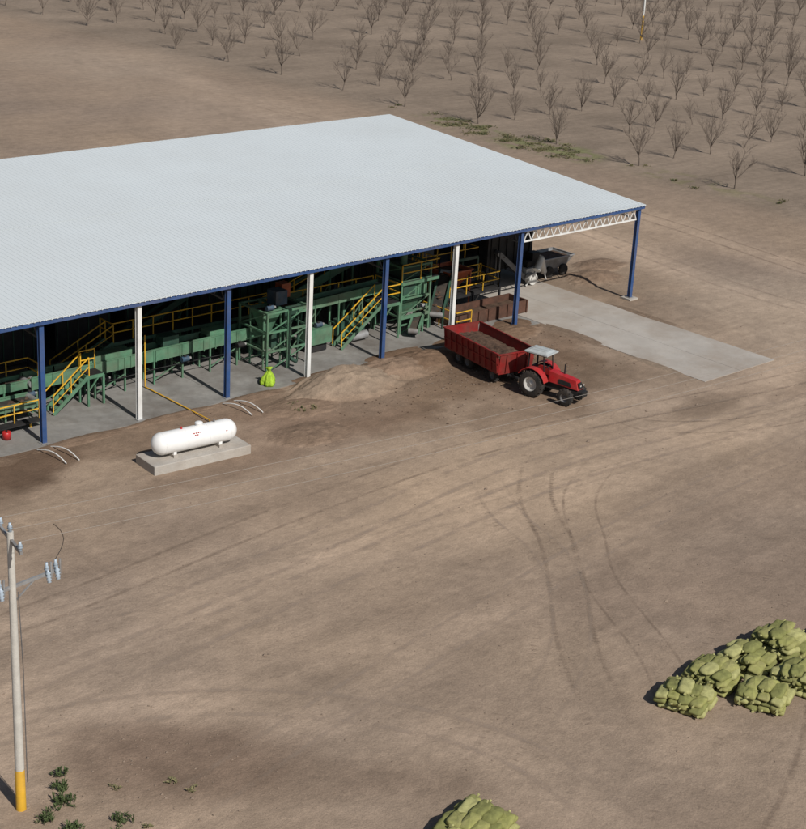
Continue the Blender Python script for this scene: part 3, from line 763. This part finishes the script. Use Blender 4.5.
for i in range(n):
    for j in range(mm):
        xx=-L2+.02+i*(2*L2-.04)/(n-1);yy=-Wd+.01+j*(2*Wd-.02)/(mm-1)
        vs.append((xx,yy,1.38+.25*math.exp(-((xx+1.0)/1.1)**2-(yy/.7)**2)+.15*math.exp(-((xx-1.2)/.8)**2-((yy-.3)/.5)**2)+random.uniform(-.035,.035)))
for i in range(n-1):
    for j in range(mm-1): fs.append((i*mm+j,(i+1)*mm+j,(i+1)*mm+j+1,i*mm+j+1))
b.add(vs,fs,'debris',False);b.obj("load",tl)
b=MB();b.M=LM
for s in(-1,1):
    b.beam((-L2,s*.45,.61),(L2,s*.45,.61),.1,.16,'dark')
    for xx in(-1.5,-.6): wheel(b,(xx,s*.85,.38),.38,.24,.2,'dsteel',12)
    wheel(b,(1.8,s*.85,.38),.38,.24,.2,'dsteel',12)
for xx in(-1.5,-.6,1.8): b.tube((xx,-.8,.38),(xx,.8,.38),.06,.06,'dark')
b.beam((L2,.4,.6),(L2+.95,0,.5),.09,.1,'dark');b.beam((L2,-.4,.6),(L2+.95,0,.5),.09,.1,'dark')
b.obj("running_gear",tl)

# ------------------------------------------------------------------ sacks
def sackmesh(seed):
    r=np.random.RandomState(seed);nu,nv=32,14
    vs=[];fs=[]
    ph=r.rand(8)*6.28;bend=r.uniform(-.04,.04)
    for j in range(nv+1):
        th=math.pi*j/nv-math.pi/2
        for i in range(nu):
            a=2*math.pi*i/nu
            cx=math.copysign(abs(math.cos(a))**.48,math.cos(a));cy=math.copysign(abs(math.sin(a))**.48,math.sin(a))
            ct=max(0,math.cos(th))**.45;sz=math.copysign(abs(math.sin(th))**.8,math.sin(th))
            x=cx*ct*.44;y=cy*ct*.245;z=sz*.125*(1-.35*abs(x/.44)**4)*(1-.18*abs(y/.245)**4)
            k=1+.03*math.sin(5*x/.3+ph[0])+.04*math.sin(4*a+ph[1])
            z*=1+.09*math.sin(9*x+ph[3])+.08*math.sin(13*y+ph[4])
            z+=.007*math.sin(24*x+9*y+ph[5])+.006*math.sin(31*y-14*x+ph[6])
            if x>.33: y*=1-.45*min(1,(x-.33)/.11)
            y+=bend*math.cos(3*x)
            vs.append((x*k,y*k,z))
    for j in range(nv):
        for i in range(nu): fs.append((j*nu+i,j*nu+(i+1)%nu,(j+1)*nu+(i+1)%nu,(j+1)*nu+i))
    return vs,fs
SK=[sackmesh(s) for s in range(8)]
def sackpile(cx,cy,nx,ny,nz,rot,seed):
    r=random.Random(seed);b=MB();base=Matrix.Translation((cx,cy,0))@Matrix.Rotation(rot,4,'Z')
    for l in range(nz):
        mx=nx if l<nz-1 else max(1,nx-r.randint(0,1));my=ny-(1 if l==nz-1 else 0)
        off=r.uniform(-.08,.08);sag=1-.03*l
        for i in range(mx):
            for j in range(my):
                if l>1 and r.random()<.08: continue
                x=(i-(mx-1)/2)*.80*sag+r.uniform(-.07,.07);y=(j-(my-1)/2)*.46*sag+r.uniform(-.06,.06)+off
                edge=(j-(my-1)/2)/max(1,(my-1)/2)
                vs,fs=r.choice(SK)
                b.M=base@Matrix.Translation((x,y,.115+l*.20-.03*abs(edge)*l+r.uniform(-.01,.02)))@Matrix.Rotation(r.uniform(-.22,.22)+(math.pi if r.random()<.5 else 0),4,'Z')@Matrix.Rotation(r.uniform(-.12,.12)-.12*edge*min(l,2)*.5,4,'X')@Matrix.Rotation(r.uniform(-.14,.14),4,'Y')@Matrix.Scale(r.uniform(.95,1.08),4)
                b.add(vs,fs,r.choice(('sack','sack','sack2','sack3')),True)
                e=r.choice((-1,1))
                b.tube(Vector((.41,0,0)),Vector((.47,.02*e,.01)),.045,.03,'sack3',7);b.tube(Vector((.47,.02*e,.01)),Vector((.53,.04*e,.02)),.03,.055,'sack3',7)
    return b.obj("sack_pile")
for (px_,py_,nx,ny,nz,ro,sd) in [(6.1,-34.3,2,4,4,.30,1),(8.1,-34.0,2,4,4,.2,2),(10.1,-34.0,2,4,4,.1,3),(12.1,-34.1,2,4,5,.1,4),(8.5,-36.0,2,4,4,.35,5),(14.0,-35.2,2,4,4,.1,6),(10.6,-36.1,2,4,4,.2,7),(10.8,-38.8,2,4,4,.2,9),(12.8,-37.0,2,4,4,.2,10),(-5.5,-35.1,3,4,4,.25,8)]:
    sackpile(px_,py_,nx,ny,nz,ro,sd)

# ------------------------------------------------------------------ utility pole
up=empty("utility_pole")
PX,PY=-15.7,-25.4
b=MB()
b.tube((PX,PY,-.3),(PX,PY,9.55),.155,.10,'wood',16)
b.obj("shaft",up)
b=MB();b.tube((PX,PY,.0),(PX,PY,1.45),.160,.154,'yellow',16,False);b.obj("yellow_band",up)
b=MB()
ax=Vector((-.2,-.98,0)).normalized();ax2=Vector((.99,.12,0)).normalized()
P=Vector((PX,PY,0))
def arm(z,L0,L1,d,k='steel'):
    b.beam(P+d*L0+Vector((0,0,z)),P+d*L1+Vector((0,0,z)),.08,.10,k)
arm(9.3,-1.0,1.0,ax);arm(7.75,-1.1,1.65,ax2)
def insul(p,h=.28):
    p=Vector(p)
    b.lathe(p,(0,0,1),[(0,.02),(.02,.06),(.08,.05),(.1,.09),(.14,.05),(.16,.08),(.22,.04),(h,.04),(h,0)],'ceram',12)
for t_ in(-.9,.0,.9): insul(P+ax*t_+Vector((0,0,9.34 if t_ else 9.55)))
for t_ in(-.45,1.25,1.58):
    q=P+ax2*t_+Vector((0,0,7.8));insul(q,.32)
    b.lathe(q+Vector((.0,-.14,-.3)),(0,.2,1),[(0,.03),(.02,.07),(.07,.05),(.1,.09),(.16,.05),(.2,.09),(.26,.05),(.3,.09),(.36,.04),(.4,.04),(.42,0)],'ceram',10)
    b.tube(q+Vector((.12,-.05,.32)),q+Vector((.12,-.05,-.2)),.035,.03,'steel',8)
b.beam(P+Vector((0,0,7.2)),P+ax2*.8+Vector((0,0,7.72)),.04,.04,'steel')
b.path([P+Vector((.12,-.12,7.6)),P+Vector((.17,-.16,5)),P+Vector((.16,-.16,1.0))],.015,'dsteel')
pts=[]
for i in range(9):
    t_=i/8;pts.append(P+ax2*(1.55+.35*math.sin(t_*math.pi))+Vector((0,0,8.1+1.2*t_)))
b.path(pts,.010,'black')
b.obj("crossarms",up)
Q=Vector((46,-29.5,0))
b=MB();b.tube((Q.x,Q.y,-.3),(Q.x,Q.y,9.55),.165,.11,'wood',16);b.tube((Q.x,Q.y,0),(Q.x,Q.y,1.45),.172,.166,'yellow',16,False)
b.beam(Q-Vector((0,1,-9.3)),Q+Vector((0,1,9.3)),.09,.11,'steel');b.obj("utility_pole")
b=MB()
for k_,t_ in enumerate((-.9,0,.9)):
    a=P+ax*t_+Vector((0,0,9.62));c=Q+Vector((0,-t_,9.6));pts=[]
    for i in range(25):
        u_=i/24;p=a.lerp(c,u_);p.z-=.8*4*u_*(1-u_);pts.append(p)
    b.path(pts,.006,'wire',4)
b.obj("power_line")
b=MB();b.tube((142,81,0),(142,81,3.4),.15,.14,'yellow',10);b.tube((142,81,3.4),(142,81,10),.14,.10,'white',10);b.obj("utility_pole")

# ------------------------------------------------------------------ weeds
def weeds(name,spots,k='weed',n=60,hmax=.35):
    b=MB()
    for (cx,cy,r) in spots:
        for i in range(int(n*r)):
            a=random.uniform(0,6.28);d=r*math.sqrt(random.random())*random.choice((.4,1));x=cx+math.cos(a)*d;y=cy+math.sin(a)*d
            h=random.uniform(.2,1)*hmax
            for j in range(8):
                t_=random.uniform(0,6.28);l=random.uniform(.05,.15);w=random.uniform(.012,.035)
                e=Vector((math.cos(t_),math.sin(t_),0));s=Vector((-e.y,e.x,0))*w
                p=Vector((x,y,random.uniform(0,h*.5)));q=p+e*l*.5+Vector((0,0,h*.5));u=p+e*l+Vector((0,0,h*random.uniform(.3,.7)))
                b.add([p,q-s,u,q+s],[(0,1,2,3)],k)
    return b.obj(name)
weeds("weed_patch",[(-14.6,-26.0,.45),(-14.2,-25.3,.3),(-15.1,-27.4,.4),(-15.4,-26.4,.3)],'weed',70,.4)
weeds("weed_patch",[(-13.6,-27.9,.35),(-14.2,-28.4,.25),(-13.9,-24.6,.25)],'weed',60,.35)
weeds("weed_patch",[(13.1,-2.9,.5),(12.7,-3.7,.4),(13.6,-3.9,.3)],'dryweed',55,.3)
weeds("weed_patch",[(13.1,-3.1,.5),(12.9,-3.7,.3)],'weed',22,.3)
weeds("weed_patch",[(-16.6,-24.6,.5)],'weed',50,.35)
weeds("weed_patch",[(random.uniform(-16,-11),random.uniform(-29,-26),.25) for _ in range(6)],'dryweed',24,.15)
sp=[(74.8+random.gauss(0,1.4),46.5+random.gauss(0,3.4),.9) for i in range(22)]+[(75+random.gauss(0,1.6),36+random.gauss(0,3.4),.9) for i in range(24)]+[(76+random.gauss(0,1),random.uniform(10,60),.5) for i in range(14)]
weeds("grass_fringe",sp,'dryweed',26,.22);weeds("grass_fringe",sp[::2],'weed',14,.2)

# small stones and clods
b=MB()
def clod(x,y,s,k,flat=.9):
    c=Vector((x,y,s*.25));pts=[c+Vector((dx*s*random.uniform(.6,1.4),dy*s*random.uniform(.6,1.4),dz*s*random.uniform(.4,flat))) for dx,dy,dz in((1,0,0),(0,1,0),(-1,0,0),(0,-1,0),(0,0,1),(0,0,-1))]
    b.add(pts,[(0,1,4),(1,2,4),(2,3,4),(3,0,4),(1,0,5),(2,1,5),(3,2,5),(0,3,5)],k)
for i in range(900):
    x=random.uniform(-18,60);y=random.uniform(-42,-2)
    if 34<x<42 and y>-14: continue
    clod(x,y,random.uniform(.02,.055)*(2 if random.random()<.04 else 1),'clod')
for i in range(1100):
    x=random.gauss(24,5);y=random.gauss(-3.2,2.6)
    if y>-.5: continue
    clod(x,y,random.uniform(.03,.07),random.choice(('debris','clod')),.5)
for i in range(200): clod(random.gauss(-11,2.5),random.gauss(-26,2),random.uniform(.02,.055),'clod')
b.obj("scattered_stones")

# ------------------------------------------------------------------ pecan trees (bare)
def treemesh(seed):
    r=random.Random(seed);b=MB()
    def br(p,d,L_,rad,lev):
        seg=3 if lev<2 else 2
        q=p
        for s in range(seg):
            nd=(d+Vector((r.uniform(-.18,.18),r.uniform(-.18,.18),r.uniform(.0,.18)))).normalized()
            e=q+nd*(L_/seg);r0=rad*(1-.75*s/seg);r1=rad*(1-.75*(s+1)/seg)
            b.tube(q,e,max(r0,.011),max(r1,.008),'bark',3 if lev>1 else 5,False)
            if lev<3:
                nb={0:0,1:3,2:3}[lev]
                for k in range(nb):
                    if s==0 and k<2 and lev==1: continue
                    a=r.uniform(0,6.28);side=Vector((math.cos(a),math.sin(a),.25))
                    br(q.lerp(e,r.uniform(.3,1)),(nd*.8+side*.65).normalized(),L_*r.uniform(.34,.55),r1*.62,lev+1)
            q=e;d=nd
        return q
    top=br(Vector((0,0,-.1)),Vector((r.uniform(-.08,.08),r.uniform(-.08,.08),1)),r.uniform(.9,1.4),.10,0)
    n=r.randint(3,5);a0=r.uniform(0,6)
    for i in range(n):
        a=a0+i*6.283/n+r.uniform(-.3,.3);t_=r.uniform(.4,.95)
        br(top-Vector((0,0,r.uniform(0,.4))),Vector((math.cos(a)*t_,math.sin(a)*t_,1)).normalized(),r.uniform(1.6,2.7),.055,1)
    br(top,Vector((.05,.05,1)),r.uniform(2.5,3.4),.06,1)
    o=b.obj("pecan_tree_mesh");me=o.data;bpy.data.objects.remove(o);return me
TMESH=[treemesh(200+i) for i in range(8)]
orch=empty("pecan_orchard")
for i in range(0,22):
    for k in range(-14,8):
        x=77+i*10.42;y=58.2-k*10.42
        for half in (0,1):
            if half and (i<1): continue
            xx=x-5.21*half
            dx,dy=xx+36.2,y+63.37
            an=math.atan2(dy,dx)
            if not(math.radians(24)<an<math.radians(69)): continue
            if random.random()<(.03 if not half else .35): continue
            s=random.uniform(.72,1.1)*(.85 if half else 1)
            if random.random()<.10: s*=.6
            o=bpy.data.objects.new("bare_pecan_tree",random.choice(TMESH));COL.objects.link(o)
            o.location=(xx+random.uniform(-.4,.4),y+random.uniform(-.4,.4),0);o.rotation_euler=(0,0,random.uniform(0,6.28));o.scale=(s,s,s*random.uniform(.95,1.15))
            if i>0: o.parent=orch

# ------------------------------------------------------------------ light
el=math.radians(42);sd=Vector((-.098*math.cos(el),-.993*math.cos(el),math.sin(el)))
ld=bpy.data.lights.new("sun","SUN");ld.energy=4.15;ld.angle=math.radians(.5);ld.color=(1,.965,.905)
lo=bpy.data.objects.new("sun",ld);COL.objects.link(lo);lo.rotation_euler=sd.to_track_quat('Z','Y').to_euler();lo.location=(0,0,60)
w=bpy.data.worlds.new("World");scene.world=w;w.use_nodes=True
nt=w.node_tree;bg=nt.nodes["Background"];sk=nt.nodes.new("ShaderNodeTexSky");sk.sky_type='NISHITA';sk.sun_disc=False
sk.sun_elevation=el;sk.sun_rotation=math.atan2(sd.x,sd.y)%(2*math.pi)
nt.links.new(sk.outputs[0],bg.inputs[0]);bg.inputs[1].default_value=.055
# ------------------------------------------------------------------ camera
a,th,ro=.8133,.36926,.056072
F=Vector((math.cos(a),math.sin(a),0));R_=Vector((math.sin(a),-math.cos(a),0));Z_=Vector((0,0,1))
fw=F*math.cos(th)-Z_*math.sin(th);u_=F*math.sin(th)+Z_*math.cos(th)
r2=R_*math.cos(ro)+u_*math.sin(ro);u2=-R_*math.sin(ro)+u_*math.cos(ro)
cd=bpy.data.cameras.new("camera");co=bpy.data.objects.new("camera",cd);COL.objects.link(co)
co.matrix_world=Matrix((( r2.x,u2.x,-fw.x,-36.2),(r2.y,u2.y,-fw.y,-63.37),(r2.z,u2.z,-fw.z,30),(0,0,0,1)))
cd.sensor_fit='HORIZONTAL';cd.sensor_width=36;cd.lens=1593.6/806*36;cd.clip_end=6000;cd.clip_start=.5
scene.camera=co
scene.view_settings.view_transform='Standard';scene.view_settings.look='None';scene.view_settings.exposure=0
